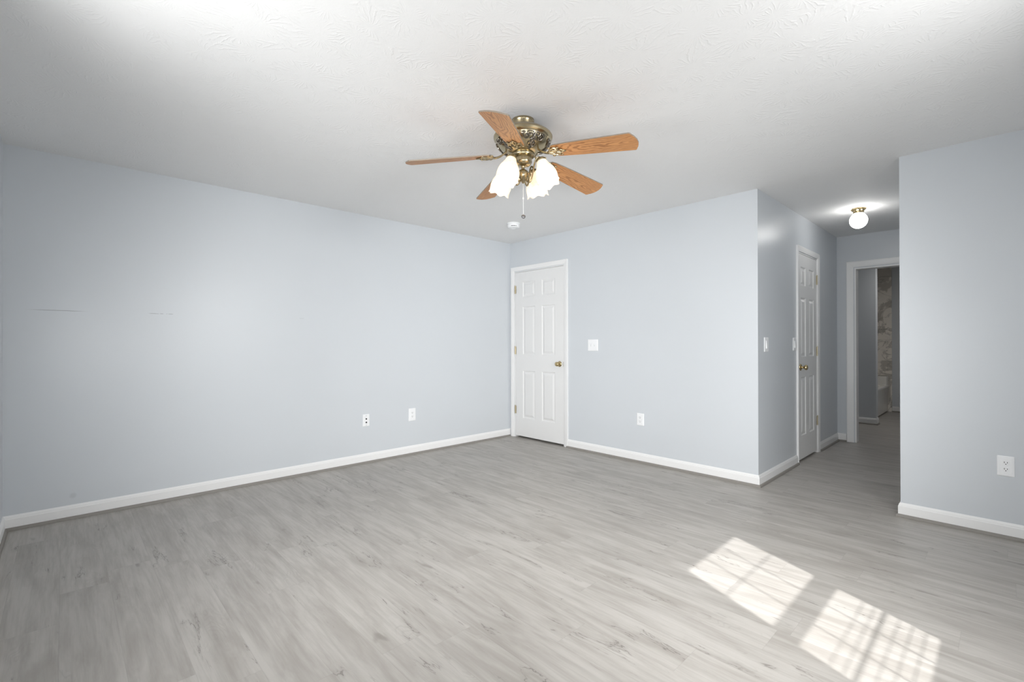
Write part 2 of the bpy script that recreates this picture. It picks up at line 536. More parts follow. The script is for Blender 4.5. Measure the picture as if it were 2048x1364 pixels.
fn_back = lambda a, d, z: (a, YB - d, z)          # d towards the room
fn_hall = lambda a, d, z: (HX0 + d, a, z)
fn_end = lambda a, d, z: (a, HY - d, z)
fn_left = lambda a, d, z: (XL + d, a, z)
fn_front = lambda a, d, z: (a, YF + d, z)
fn_east = lambda a, d, z: (XR - d, a, z)

D1 = (0.084, 0.890, 2.068)      # corner door opening: from, to, head
D2 = (1.080, 1.738, 2.068)      # hall closet door opening
D3 = (3.122, 3.760, 2.052)      # bathroom doorway
b = holed(MB(), fn_back, XL, HX0, [(D1[0], D1[1], 0, D1[2])], 0, -T)
b.box((D1[0] - 0.05, YB + T, 0), (D1[1] + 0.05, YB + T + 0.02, D1[2] + 0.05))
struct('wall_back', b, M_WALL, 'blue-grey back wall holding the corner door', 'wall')
b = holed(MB(), fn_hall, YB + T, HY + T, [(D2[0], D2[1], 0, D2[2])], 0, -T)
b.box((HX0 - T - 0.02, D2[0] - 0.05, 0), (HX0 - T, D2[1] + 0.05, D2[2] + 0.05))
struct('wall_hall_left', b, M_WALL, 'shaded blue-grey hall wall holding the narrow closet door', 'wall')
b = holed(MB(), fn_end, HX0, HX1, [(D3[0], D3[1], 0, D3[2])], 0, -T)
struct('wall_hall_end', b, M_WALL, 'blue-grey wall at the far end of the hall above the doorway', 'wall')
b = MB().box((HX1, YB, 0), (XR + T, YB + T, ROOM_H)).box((HX1, YB + T, 0), (HX1 + T, HY + T, ROOM_H))
struct('wall_back_right', b, M_WALL, 'blue-grey wall section right of the hall opening', 'wall')
# window openings
WE = (-2.612, -1.910, 0.80, 2.092)
WF = (2.22, 3.28, 0.78, 2.10)
b = holed(MB(), fn_east, YF - T, YB, [WE], 0, -T)
struct('wall_right', b, M_WALL, 'blue-grey window wall to the right of the camera', 'wall')
b = holed(MB(), fn_front, XL, XR, [WF], 0, -T)
struct('wall_front', b, M_WALL, 'blue-grey front wall meeting the left wall at the picture edge', 'wall')
b = MB().box((0.5, YF - T - 0.75, 2.30), (4.6, YF - T, 2.36))  # overhang added out of view, keeps direct sun out of the front window
struct('trim_eave', b, M_SUN_BLOCKER, 'white overhang added outside to block sun at the front window', 'eave')

# bathroom beyond the hall
b = MB().box((1.6, 4.26, 0), (3.07, 4.40, ROOM_H))
struct('wall_bathroom_stub', b, M_WALL, 'short blue-grey bathroom wall that ends beside the tub', 'wall')
b = MB().box((3.020, 6.02, 0), (4.6, 6.14, ROOM_H))
struct('wall_bathroom_far', b, M_WALL, 'dim blue-grey bathroom wall right of the marble tile', 'wall')
b = MB().box((2.10, 6.005, 0), (3.020, 6.14, ROOM_H)).box((2.10, 4.40, 0), (2.20, 6.005, ROOM_H)).box((2.20, 4.40, 0), (2.985, 4.412, ROOM_H))
struct('wall_bathroom_tile', b, M_MARBLE, 'grey veined marble tile around the bathtub', 'wall')
b = MB().box((1.5, HY, 0), (1.6, 4.4, ROOM_H)).box((4.5, HY, 0), (4.6, 6.14, ROOM_H)).box((1.6, HY, 0), (HX0 - T, HY + T, ROOM_H)).box((HX1 + T, HY, 0), (4.5, HY + T, ROOM_H))
struct('wall_bathroom_side', b, M_WALL, 'blue-grey bathroom side walls hidden behind the doorway', 'wall')

# baseboards and grey shoe moulding
BP = [(0, 0), (0.0125, 0), (0.0125, 0.072), (0.0095, 0.077), (0.0095, 0.081), (0.006, 0.089), (0.003, 0.0946), (0, 0.0946)]
SP = [(0.0125, 0)] + [(0.0125 + 0.013 * cos(a * pi / 12), 0.020 * sin(a * pi / 12)) for a in range(0, 7)]
E_, N_, S_, W_ = (1, 0), (0, 1), (0, -1), (-1, 0)
runs = [  # name, A, B, previous direction, next direction
    ('front', (XR, YF), (XL, YF), S_, N_),
    ('left', (XL, YF), (XL, YB), W_, E_),
    ('back', (0.9325, YB), (HX0, YB), None, N_),
    ('hall_left', (HX0, YB), (HX0, 1.022), E_, None),
    ('hall_left_far', (HX0, 1.796), (HX0, HY), None, E_),
    ('hall_end', (HX0, HY), (3.042, HY), N_, None),
    ('hall_right', (HX1, HY), (HX1, YB), None, E_),
    ('back_right', (HX1, YB), (XR, YB), S_, S_),
    ('right', (XR, YB), (XR, YF), E_, W_),
    ('bathroom_stub', (1.6, 4.26), (3.07, 4.26), None, N_),
    ('bathroom_stub_end', (3.07, 4.26), (3.07, 4.40), E_, None),
    ('bathroom_far', (3.022, 6.02), (4.5, 6.02), None, None),
]
where = {'front': 'under the front window', 'left': 'along the long left wall', 'back': 'from the corner door to the hall corner',
         'hall_left': 'between hall corner and closet door', 'hall_left_far': 'in the hall beyond the closet door',
         'hall_end': 'beside the far doorway', 'hall_right': 'along the hidden side of the hall', 'back_right': 'below the outlet right of the hall',
         'right': 'below the sunny window', 'bathroom_stub': 'on the bathroom wall seen through the doorway',
         'bathroom_stub_end': 'around the end of the bathroom wall', 'bathroom_far': 'on the far bathroom wall'}
for i, (nm, A, Bp, pd, nd) in enumerate(runs):
    struct('baseboard_' + nm, MB().add(*sweep(A, Bp, BP, pd, nd)), M_TRIM, 'white moulded baseboard ' + where[nm], 'baseboard')
    if nm == 'hall_left': Bs = (HX0, 1.03)
    else: Bs = Bp
    struct('trim_%d' % (i + 1), MB().add(*sweep(A, Bs, SP, pd, nd)), M_SHOE, 'thin grey shoe moulding ' + where[nm], 'shoe moulding')

# ------------------------------------------------------------------ doors
CAS = [(0.006, 0), (0.006, 0.009), (0.012, 0.0105), (0.018, 0.0125), (0.030, 0.0145), (0.044, 0.0165), (0.052, 0.0175), (0.0575, 0.016), (0.0575, 0)]
def casing(fn, a0, a1, zt, scale=1.0):
    n = len(CAS); vs_ = []
    for k in range(4):
        for o, d in CAS:
            o = o * scale
            a = a0 - o if k < 2 else a1 + o
            z = 0.002 if k in (0, 3) else zt + o
            vs_.append(fn(a, d, z))
    fs = []
    for k in range(3):
        for i in range(n):
            j = (i + 1) % n
            fs.append((k * n + i, k * n + j, (k + 1) * n + j, (k + 1) * n + i))
    fs += [tuple(range(n)), tuple(3 * n + i for i in range(n))]
    return MB().add(vs_, fs)

def jamb(fn, a0, a1, zt, depth, th=0.012):
    m = MB()
    for (p0, p1, z0, z1) in ((a0, a0 + th, 0.002, zt), (a1 - th, a1, 0.002, zt), (a0 + th, a1 - th, zt - th, zt)):
        p, q = fn(p0, 0.002, z0), fn(p1, -depth, z1)
        m.box(tuple(map(min, p, q)), tuple(map(max, p, q)))
    return m

def panel_door(fn, a0, a1, z0, z1, cols, rows, face=0.0, th=0.035):
    """six-panel slab; front face at depth 'face'"""
    m = MB()
    A = sorted([a0, a1] + [c for cc in cols for c in cc]); Z = sorted([z0, z1] + [r for rr in rows for r in rr])
    for i in range(len(A) - 1):
        for j in range(len(Z) - 1):
            x0, x1, y0, y1 = A[i], A[i + 1], Z[j], Z[j + 1]
            ispan = any(abs(x0 - c[0]) < 1e-6 for c in cols) and any(abs(y0 - r[0]) < 1e-6 for r in rows)
            q = lambda ins, d: [fn(x0 + ins, face + d, y0 + ins), fn(x1 - ins, face + d, y0 + ins), fn(x1 - ins, face + d, y1 - ins), fn(x0 + ins, face + d, y1 - ins)]
            if not ispan:
                m.add(q(0, 0), [(0, 1, 2, 3)])
            else:
                lv = [(0, 0), (0.005, -0.0015), (0.009, -0.0075), (0.016, -0.0085), (0.022, -0.008), (0.042, -0.0015), (0.046, -0.001)]
                rings = [q(*l) for l in lv]
                vs_ = [p for r in rings for p in r]
                fs = []
                for k in range(len(lv) - 1):
                    for e in range(4):
                        f = (e + 1) % 4
                        fs.append((k * 4 + e, k * 4 + f, (k + 1) * 4 + f, (k + 1) * 4 + e))
                fs.append(tuple((len(lv) - 1) * 4 + e for e in range(4)))
                m.add(vs_, fs)
    c = [(a0, z0), (a1, z0), (a1, z1), (a0, z1)]
    vs_ = [fn(a, face, z) for a, z in c] + [fn(a, face - th, z) for a, z in c]
    m.add(vs_, [(0, 1, 5, 4), (1, 2, 6, 5), (2, 3, 7, 6), (3, 0, 4, 7), (4, 5, 6, 7)])
    return m

def frame_matrix(fn, a, d, z):
    """matrix whose +Z is the wall normal at this place"""
    o = Vector(fn(a, d, z)); nz = (Vector(fn(a, d + 1, z)) - o); up = Vector((0, 0, 1))
    nx = up.cross(nz).normalized()
    m = Matrix((nx, nz.cross(nx), nz)).transposed().to_4x4(); m.translation = o
    return m

KNOB = [(0.0, 0.066), (0.012, 0.0655), (0.020, 0.062), (0.0255, 0.055), (0.0265, 0.048), (0.024, 0.041), (0.017, 0.036), (0.0115, 0.032),
        (0.0105, 0.022), (0.013, 0.014), (0.026, 0.010), (0.0315, 0.006), (0.033, 0.002), (0.033, 0.0)]
def hinge(fn, a, z, side):
    m = MB()
    p = Vector(fn(a, 0.007, z))
    for k in range(5):
        z0 = z - 0.049 + k * 0.0198
        m.lathe([(0.0055, z0), (0.0055, z0 + 0.0188)], 12, Matrix.Translation((p.x, p.y, 0)))
    m.lathe([(0.004, z + 0.05), (0.0045, z + 0.053), (0.002, z + 0.056), (0, z + 0.057)], 12, Matrix.Translation((p.x, p.y, 0)))
    for s0, s1 in ((0.004, 0.016), (-0.014, -0.004)):
        q0, q1 = fn(a + s0 * side, 0.0005, z - 0.047), fn(a + s1 * side, 0.003, z + 0.047)
        m.box(tuple(map(min, q0, q1)), tuple(map(max, q0, q1)))
    return m

def make_door(name, label, fn, op, cols, rows, knob, hinge_a, side, extra=None):
    a0, a1, zt = op
    mid = fn((a0 + a1) / 2, 0, 0)
    root = empty(name, mid)
    tag(root, label, 'door', kind='structure')
    inv = Matrix.Translation(Vector(mid))
    def put(mb, nm, mat, par=root, **kw):
        mb.v = [tuple(Vector(p) - Vector(mid)) for p in mb.v]
        return mb.build(nm, mat, par, **kw)
    put(casing(fn, a0, a1, zt), 'casing', M_TRIM)
    put(jamb(fn, a0, a1, zt, T - 0.005, 0.008), 'jamb', M_TRIM)
    sl0, sl1 = a0 + 0.011, a1 - 0.011
    slab = put(panel_door(fn, sl0, sl1, 0.024, zt - 0.011, cols, rows, face=-0.001), 'door_panel', M_DOOR, angle=20)
    put(MB().lathe(KNOB, 28, frame_matrix(fn, knob[0], -0.001, knob[1])), 'door_knob', M_BRASSP)
    for hz in (1.845, 1.085, 0.345):
        put(hinge(fn, hinge_a, hz, side), 'hinge', M_HINGE)
    q0, q1 = fn(extra - 0.0035, -0.0005, knob[1] - 0.028), fn(extra + 0.0035, 0.0016, knob[1] + 0.028)
    put(MB().box(tuple(map(min, q0, q1)), tuple(map(max, q0, q1))), 'latch_plate', M_BRASS)
    return root

ROWS = [(0.250, 0.838), (1.032, 1.628), (1.744, 1.934)]
make_door('door_1', 'white six-panel door in the far left corner with knob on its right', fn_back, D1,
          [(0.221, 0.434), (0.540, 0.753)], ROWS, (0.820, 0.936), D1[0] + 0.010, 1, D1[1] - 0.009)
make_door('door_2', 'narrow white six-panel closet door in the hall with knob on its left', fn_hall, D2,
          [(1.172, 1.342), (1.452, 1.632)], ROWS, (1.150, 0.934), D2[1] - 0.010, -1, D2[0] + 0.009)
d3 = empty('door_3', fn_end((D3[0] + D3[1]) / 2, 0, 0))
tag(d3, 'white cased doorway without a door at the far end of the hall', 'doorway', kind='structure')
_mid = Vector(fn_end((D3[0] + D3[1]) / 2, 0, 0))
for mb, nm in ((casing(fn_end, D3[0], D3[1], D3[2], 1.32), 'casing'), (jamb(fn_end, D3[0], D3[1], D3[2], T + 0.002, 0.016), 'jamb')):
    mb.v = [tuple(Vector(p) - _mid) for p in mb.v]
    mb.build(nm, M_TRIM, d3)

# ------------------------------------------------------------------ windows (daylight comes through these, all out of frame)
def make_window(name, label, fn, w, cols, rails, add_wires=False):
    a0, a1, z0, z1 = w
    mid = Vector(fn((a0 + a1) / 2, 0, z0))
    root = empty(name, mid)
    tag(root, label, 'window', kind='structure')
    def bx(m, p0, p1, d0, d1, q0, q1):
        p, q = fn(p0, d0, q0), fn(p1, d1, q1)
        m.box(tuple(map(min, p, q)), tuple(map(max, p, q)))
    def put(m, nm, mat, par=root):
        m.v = [tuple(Vector(p) - mid) for p in m.v]
        return m.build(nm, mat, par)
    c = casing(fn, a0, a1, z1)
    c.v = [(p[0], p[1], p[2] if p[2] > 0.01 else z0) for p in c.v]
    put(c, 'casing', M_TRIM)
    m = MB(); bx(m, a0 - 0.07, a1 + 0.07, 0, 0.045, z0 - 0.025, z0); bx(m, a0, a1, -0.10, 0, z0 - 0.02, z0)
    put(m, 'sill', M_TRIM)
    g0, g1, g2, g3 = rails          # glass from g0 to g1 in the lower sash, g2 to g3 in the upper one
    for nm, q0, q1, h0, h1, d in (('lower_sash', z0, (g1 + g2) / 2 + 0.02, g0, g1, -0.05), ('upper_sash', (g1 + g2) / 2 - 0.03, z1, g2, g3, -0.085)):
        m = MB(); fw = 0.040
        bx(m, a0, a0 + fw, d - 0.012, d + 0.012, q0, q1); bx(m, a1 - fw, a1, d - 0.012, d + 0.012, q0, q1)
        bx(m, a0 + fw, a1 - fw, d - 0.012, d + 0.012, q0, h0); bx(m, a0 + fw, a1 - fw, d - 0.012, d + 0.012, h1, q1)
        for k in range(1, cols):
            a = a0 + fw + (a1 - a0 - 2 * fw) * k / cols
            bx(m, a - 0.0035, a + 0.0035, d - 0.002, d + 0.002, h0, h1)
        zc = (h0 + h1) / 2
        bx(m, a0 + fw, a1 - fw, d - 0.002, d + 0.002, zc - (0.0035 if d < -0.06 else 0.0055), zc + (0.0035 if d < -0.06 else 0.0055))
        s = put(m, nm, M_TRIM)
        g = MB(); bx(g, a0 + fw - 0.004, a1 - fw + 0.004, d - 0.002, d + 0.002, h0 - 0.004, h1 + 0.004)
        put(g, 'pane', M_GLASS, s)
    if add_wires:   # thin cross wires added over the lower half to cast lines on the floor
        m = MB()
        z = g0 + 0.03
        while z < g1 - 0.03:
            bx(m, a0 + 0.02, a1 - 0.02, -0.113, -0.111, z - 0.0025, z + 0.0025); z += 0.050
        put(m, 'shadow_wires', M_STEEL)
    return root
make_window('window_1', 'white double-hung window with grilles letting sun onto the floor', fn_east, WE, 3, (0.914, 1.360, 1.502, 2.042), True)
make_window('window_2', 'white double-hung window in the front wall behind the camera', fn_front, WF, 3, (0.84, 1.38, 1.45, 2.05))

# ------------------------------------------------------------------ ceiling fan
FX, FY = 2.467, -2.232
fan = empty('ceiling_fan', (FX, FY, ROOM_H))
tag(fan, 'brass ceiling fan with five oak blades and four lit glass shades', 'ceiling fan')
# (local coordinates: z = 0 at the ceiling)
MB().lathe([(0.063, 0), (0.064, -0.010), (0.061, -0.014), (0.061, -0.040), (0.058, -0.050), (0.045, -0.056), (0.045, -0.062)], 48).build('canopy', M_BRASS, fan)
MOT = [(0.045, -0.055), (0.105, -0.058), (0.122, -0.062), (0.132, -0.069), (0.136, -0.074), (0.150, -0.080), (0.161, -0.088), (0.167, -0.099),
       (0.165, -0.109), (0.156, -0.114), (0.152, -0.120), (0.150, -0.127), (0.143, -0.142), (0.130, -0.158), (0.112, -0.172), (0.092, -0.183), (0.070, -0.190), (0.060, -0.192)]
motor = MB().lathe(MOT, 64).build('motor_housing', M_BRASS, fan)
def mot_pt(a, s, lift=0.0035):
    """point on the lower bowl: a = azimuth, s = 0 at the rim .. 1 near the bottom"""
    pts = MOT[10:-1]
    q = max(0.0, min(0.999, s)) * (len(pts) - 1); k = int(q); f = q - k
    r = pts[k][0] * (1 - f) + pts[k + 1][0] * f; z = pts[k][1] * (1 - f) + pts[k + 1][1] * f
    nr, nz = 0.72, -0.69
    return Vector(((r + lift * nr) * cos(a), (r + lift * nr) * sin(a), z + lift * nz))
def scroll(sw, a, s, r0, turns, hand, start):
    pts, rr = [], []
    N = 22
    for i in range(N + 1):
        f = i / N
        th = start + hand * f * turns * 2 * pi
        rad = r0 * (1 - 0.82 * f)
        pts.append(mot_pt(a + rad * cos(th) / 0.13, s + rad * sin(th) / 0.105))
        rr.append(0.0042 * (1 - 0.45 * f))
    sw.tube(pts, rr, 7)
    sw.ball(pts[-1], 0.0048, n=8, m=6)
for k in range(5):
    a = radians(-57 + 36 + 72 * k)
    sw = MB()
    for hnd in (-1, 1):
        scroll(sw, a + hnd * 0.14, 0.22, 0.027, 1.3, hnd, pi / 2)
        scroll(sw, a + hnd * 0.10, 0.66, 0.021, 1.2, -hnd, -pi / 2)
        scroll(sw, a + hnd * 0.27, 0.34, 0.016, 1.2, hnd, 0 if hnd > 0 else pi)
        scroll(sw, a + hnd * 0.38, 0.20, 0.013, 1.1, -hnd, pi / 2)
        sw.tube([mot_pt(a + hnd * (0.03 + 0.06 * f), 0.92 - 0.5 * f + 0.06 * sin(f * 6)) for f in [i / 10 for i in range(11)]], [0.004 - 0.002 * i / 10 for i in range(11)], 7)
    for q in range(5):
        da, s = random.uniform(-0.3, 0.3), random.uniform(0.2, 0.55)
        sw.ball(mot_pt(a + da, s, 0.002), (0.006, 0.006, 0.0045), n=8, m=5)
    sw.ball(mot_pt(a, 0.40, 0.002), 0.009, n=10, m=6)
    sw.build('scrollwork', M_PEWTER, motor, merge=False)['label'] = 'dark cast scroll ornament'
MB().lathe([(0.052, -0.186), (0.063, -0.188), (0.065, -0.193), (0.065, -0.204), (0.062, -0.208), (0.049, -0.209)], 40).build('flywheel', M_BRASS, fan)
MB().lathe([(0.047, -0.205), (0.050, -0.212), (0.050, -0.232), (0.0505, -0.238), (0.047, -0.246), (0.040, -0.254), (0.030, -0.259), (0.012, -0.262), (0.0095, -0.268), (0.0095, -0.282)], 40).build('switch_housing', M_BRASS, fan)
fit = MB().lathe([(0.0095, -0.276), (0.014, -0.281), (0.020, -0.283), (0.022, -0.286), (0.031, -0.292), (0.035, -0.303), (0.0345, -0.314), (0.030, -0.326), (0.021, -0.336), (0.011, -0.343), (0.008, -0.348), (0.009, -0.352), (0.004, -0.357), (0, -0.358)], 40)
for k in range(10):
    a = 2 * pi * k / 10
    fit.tube([(0.033 * cos(a), 0.033 * sin(a), -0.318), (0.024 * cos(a), 0.024 * sin(a), -0.3345), (0.010 * cos(a), 0.010 * sin(a), -0.3445)], [0.0015, 0.0035, 0.0015], 6)
fit.build('light_fitter', M_BRASS, fan)

# blades with their irons
def bez(p, n=14):
    out = []
    m = len(p)
    for i in range(n + 1):
        t = i / n; q = [Vector(x) for x in p]
        while len(q) > 1: q = [q[j] * (1 - t) + q[j + 1] * t for j in range(len(q) - 1)]
        out.append(q[0])
    return out

def make_blade():
    L0, L1 = 0.178, 0.660
    # outline in (x along, y across): narrow rounded root, wider tip with a slight slant
    right = [(L0 + 0.004, 0.030), (L0 + 0.016, 0.046), (L0 + 0.04, 0.052), (0.35, 0.060), (0.50, 0.066), (0.628, 0.0705), (0.6325, 0.0695)]
    tip = [(0.6355, 0.066), (0.650, 0.040), (0.658, 0.014), (0.658, -0.014), (0.650, -0.040), (0.6355, -0.066)]
    left = [(a_, -b_) for a_, b_ in reversed(right)]
    poly = right + tip + left + [(L0, 0.0)]
    m = MB().prism(poly, lambda a, d, c: (a, c, d), -0.0032, 0.0032)
    return m

# iron: curved arm from the flywheel to a leafy plate under the blade root
def make_iron():
    m = MB()
    m.tube(bez([(0.060, 0, 0.036), (0.085, 0, 0.038), (0.100, 0, 0.006), (0.130, 0, -0.010), (0.165, 0, -0.011)]), [0.0085, 0.008, 0.0075, 0.0068, 0.0062, 0.0056, 0.0052, 0.0052, 0.0052, 0.0054, 0.0056, 0.006, 0.0062, 0.0065, 0.007], 9)
    z = -0.0075
    for s in (-1, 1):
        m.tube([(0.160, 0, -0.010), (0.172, s * 0.012, z - 0.002), (0.188, s * 0.028, z), (0.206, s * 0.036, z), (0.222, s * 0.031, z), (0.226, s * 0.021, z), (0.217, s * 0.016, z), (0.210, s * 0.021, z)],
               [0.006, 0.006, 0.0062, 0.006, 0.0055, 0.005, 0.0045, 0.0035], 8, flat=0.8)
        m.tube([(0.172, s * 0.006, z), (0.196, s * 0.009, z), (0.222, s * 0.006, z), (0.243, s * 0.014, z), (0.250, s * 0.006, z)], [0.006, 0.0068, 0.006, 0.005, 0.004], 8, flat=0.8)
        m.ball((0.182, s * 0.040, z), (0.010, 0.006, 0.0045), n=10, m=6)
        m.ball((0.232, s * 0.036, z), (0.008, 0.006, 0.0045), n=10, m=6)
    m.ball((0.256, 0, z), (0.013, 0.008, 0.0045), n=10, m=6)
    m.ball((0.204, 0, z - 0.001), (0.013, 0.007, 0.006), n=10, m=6)
    return m

PH0, DROOP, PITCH = -56.75, radians(6.2), radians(12.5)
blade_me = None
for k in range(5):
    if k == 0:
        bl = make_blade().build('blade', M_OAK, fan)
        bl.data.materials.append(M_EDGE)
        for p_ in bl.data.polygons:
            if abs(p_.normal.z) < 0.5: p_.material_index = 1
        iron = make_iron().build('blade_iron', M_BRASS, bl, merge=False)
        iron['label'] = 'cast brass leaf bracket under the blade root'
        blade0, iron0 = bl, iron
    else:
        bl = blade0.copy(); COL.objects.link(bl); bl.parent = fan
        iron = iron0.copy(); COL.objects.link(iron); iron.parent = bl
    R = Matrix.Rotation(radians(PH0 + 72 * k), 4, 'Z') @ Matrix.Rotation(DROOP, 4, 'Y') @ Matrix.Rotation(-PITCH, 4, 'X')
    bl.matrix_local = Matrix.Translation((0, 0, -0.190)) @ R
    # the arm itself is not pitched with the blade at its inner end: rotate the bracket only half way
    iron.matrix_local = Matrix.Rotation(PITCH * 0.35, 4, 'X')

# light kit: four S-shaped arms, sockets, flower shades, bulbs
SH = [(0.0225, 0.000), (0.0250, 0.005), (0.0290, 0.016), (0.0350, 0.029), (0.0440, 0.043), (0.0535, 0.058), (0.0595, 0.074), (0.0610, 0.088), (0.0590, 0.101), (0.0575, 0.111), (0.0600, 0.120)]
SH = [(r_, z_ * 1.26) for r_, z_ in SH]
def shade_rim(k, a):
    w = max(0.0, (k - 4) / 6.0)
    return (0.0035 * w * w * cos(6 * a) + 0.002 * w * cos(12 * a), 0.0055 * w ** 3 * cos(6 * a))
ARM0 = -77.0  # azimuth of the front-left shade seen from the camera
for k in range(4):
    az = radians(ARM0 + 90 * k)
    rot = Matrix.Rotation(az, 4, 'Z')
    arm = MB()
    p = bez([(0.020, 0, -0.338), (0.034, 0, -0.372), (0.074, 0, -0.385), (0.064, 0, -0.300), (0.058, 0, -0.216), (0.108, 0, -0.212), (0.117, 0, -0.246)], 26)
    arm.tube(p, 0.0048, 10)
    arm.tube(bez([(0.034, 0, -0.310), (0.052, 0, -0.296), (0.056, 0, -0.330), (0.040, 0, -0.336), (0.036, 0, -0.322)], 16), [0.0038] * 10 + [0.0034, 0.003, 0.003, 0.0028, 0.0028, 0.0025, 0.0025], 8)
    o = arm.build('light_arm', M_BRASS, fan, merge=False); o.matrix_local = rot
    tilt = Matrix.Rotation(-radians(20), 4, 'Y')
    base = Matrix.Translation((0.116, 0, -0.246)) @ tilt @ Matrix.Rotation(pi, 4, 'X')
    soc = MB().lathe([(0.006, -0.010), (0.012, -0.006), (0.022, -0.004), (0.0275, 0.002), (0.029, 0.010), (0.0285, 0.013), (0.020, 0.013)], 30, base)
    soc.ball((base @ Vector((0.030, 0, 0.007))), 0.0035, n=8, m=6)
    so = soc.build('socket', M_BRASS, o)
    sh = MB()
    sh.lathe(SH, 72, None, True, False, shade_rim)
    s_ = sh.build('lamp_shade', M_SHADE, fan)
    s_.matrix_local = rot @ base
    sm_ = s_.modifiers.new('thickness', 'SOLIDIFY'); sm_.thickness = 0.0025
    bu = MB().lathe([(0.010, 0.012), (0.012, 0.030), (0.020, 0.050), (0.0245, 0.066), (0.022, 0.078), (0.012, 0.086), (0, 0.088)], 24).build('bulb', M_BULB, s_)
    wl = (Matrix.Translation((FX, FY, ROOM_H)) @ rot @ base) @ Vector((0, 0, 0.135))
    light('fan_lamp', 'POINT', wl, 0.28, (1.0, 0.87, 0.70), shadow_soft_size=0.022)

ch = MB().tube([(0.0, 0.0, -0.352), (0.001, 0.0, -0.44), (0.0015, 0.0005, -0.532)], 0.0009, 6)
for q in range(34):
    ch.ball((0.0012, 0, -0.362 - q * 0.005), 0.0013, n=6, m=4)
ch.ball((0.001, 0, -0.442), (0.0035, 0.0035, 0.007), n=10, m=6)
pc = ch.build('pull_chain', M_CHAIN, fan, merge=False)
kn = MB()
_km = Matrix.Translation((0.0015, 0.0005, -0.545)) @ Matrix.Rotation(radians(35), 4, 'X') @ Matrix.Rotation(radians(50), 4, 'Y')
kn.lathe([(0, -0.008), (0.007, -0.0075), (0.0115, -0.003), (0.0125, 0.001), (0.0115, 0.005), (0.009, 0.007), (0.006, 0.006), (0, 0.006)], 24, _km)
kn.build('pull_knob', M_STEEL, pc)

# ------------------------------------------------------------------ hall globe light
gl = empty('ceiling_light', (3.395, 1.305, ROOM_H))
tag(gl, 'lit white globe on a scalloped brass base on the hall ceiling', 'ceiling light')
def gb_rim(k, a):
    return (0.005 * cos(8 * a) * (1 if k in (1, 2) else (0.5 if k == 3 else 0)), 0)
MB().lathe([(0.052, 0), (0.056, -0.004), (0.056, -0.012), (0.050, -0.020), (0.043, -0.026), (0.042, -0.042), (0.039, -0.048)], 64, None, True, True, gb_rim).build('base', M_BRASSP, gl)
GP = [(0.037, -0.038), (0.039, -0.047)]
for i in range(1, 24):
    th = 0.62 + (pi - 0.62) * i / 23
    GP.append((0.071 * sin(th), -0.113 + 0.074 * cos(th)))
GP[-1] = (0.0, GP[-1][1])
g_ = MB().lathe(GP, 48).build('globe', M_GLOBE, gl)

# ------------------------------------------------------------------ smoke detector
sdl = empty('smoke_detector', (0.767, -0.677, ROOM_H))
tag(sdl, 'round white smoke detector on the ceiling below the fan in the picture', 'smoke detector')
MB().lathe([(0.068, 0), (0.069, -0.006), (0.066, -0.010), (0.060, -0.012), (0.060, -0.020)], 48).build('mounting_base', M_PLATE, sdl)
MB().lathe([(0.063, -0.016), (0.0645, -0.024), (0.064, -0.040), (0.060, -0.047), (0.050, -0.051), (0.022, -0.053), (0.020, -0.050), (0, -0.050)], 48).build('cover', M_PLATE, sdl)
sl = MB()
_ca = math.atan2(-4.11 + 0.677, 4.348 - 0.767)
for c, w in ((-0.30, 0.10), (0.02, 0.30), (0.28, 0.06), (0.46, 0.05)):
    n = 6
    for i in range(n):
        a0, a1 = _ca + c - w / 2 * 2 + w * 2 * i / n, _ca + c - w + w * 2 * (i + 1) / n
        vs_ = [(r * cos(a), r * sin(a), z) for a in (a0, a1) for r, z in ((0.0650, -0.0345), (0.0645, -0.0405))]
        sl.add([vs_[0], vs_[1], vs_[3], vs_[2]] + [(p[0] * 0.97, p[1] * 0.97, p[2]) for p in (vs_[0], vs_[1], vs_[3], vs_[2])],
               [(0, 1, 2, 3), (7, 6, 5, 4), (0, 4, 5, 1), (1, 5, 6, 2), (2, 6, 7, 3), (3, 7, 4, 0)])
sl.build('vent_slot', M_DARK, sdl)

# ------------------------------------------------------------------ outlets and switches
def local_fn(fn, a, z):
    o = Vector(fn(a, 0, z))
    return o, (lambda x, d, y: tuple(Vector(fn(a + x, d, z + y)) - o))
def rrect(w, h, r, n=4):
    pts = []
    for cx, cz, a0 in ((w - r, h - r, 0), (-w + r, h - r, 90), (-w + r, -h + r, 180), (w - r, -h + r, 270)):
        for i in range(n + 1):
            a = radians(a0 + 90 * i / n); pts.append((cx + r * cos(a), cz + r * sin(a)))
    return pts
def plate_mesh(lf, w, h, th=0.0055):
    """bevelled cover plate, half sizes w x h"""
    lv = [(0, 0.0), (0, th * 0.45), (0.0035, th * 0.9), (0.006, th), (0.0085, th)]
    vs_ = []
    ring = None
    n = 0
    for ins, d in lv:
        r = rrect(w - ins, h - ins, max(0.001, 0.005 - ins * 0.4))
        n = len(r)
        vs_ += [lf(x, d, y) for x, y in r]
    fs = [tuple(range(n)), tuple((len(lv) - 1) * n + i for i in range(n))]
    for k in range(len(lv) - 1):
        for i in range(n):
            j = (i + 1) % n
            fs.append((k * n + i, k * n + j, (k + 1) * n + j, (k + 1) * n + i))
    return MB().add(vs_, fs)
def raised(mb, lf, cx, cz, w, h, r, d0, d1, ins=0.001):
    p0 = [(cx + x, cz + y) for x, y in rrect(w, h, r)]; p1 = [(cx + x, cz + y) for x, y in rrect(w - ins, h - ins, max(r - ins, 0.0004))]
    n = len(p0)
    vs_ = [lf(x, d0, y) for x, y in p0] + [lf(x, d1, y) for x, y in p1]
    fs = [tuple(range(n)), tuple(range(2 * n - 1, n - 1, -1))] + [(i, (i + 1) % n, n + (i + 1) % n, n + i) for i in range(n)]
    return mb.add(vs_, fs)

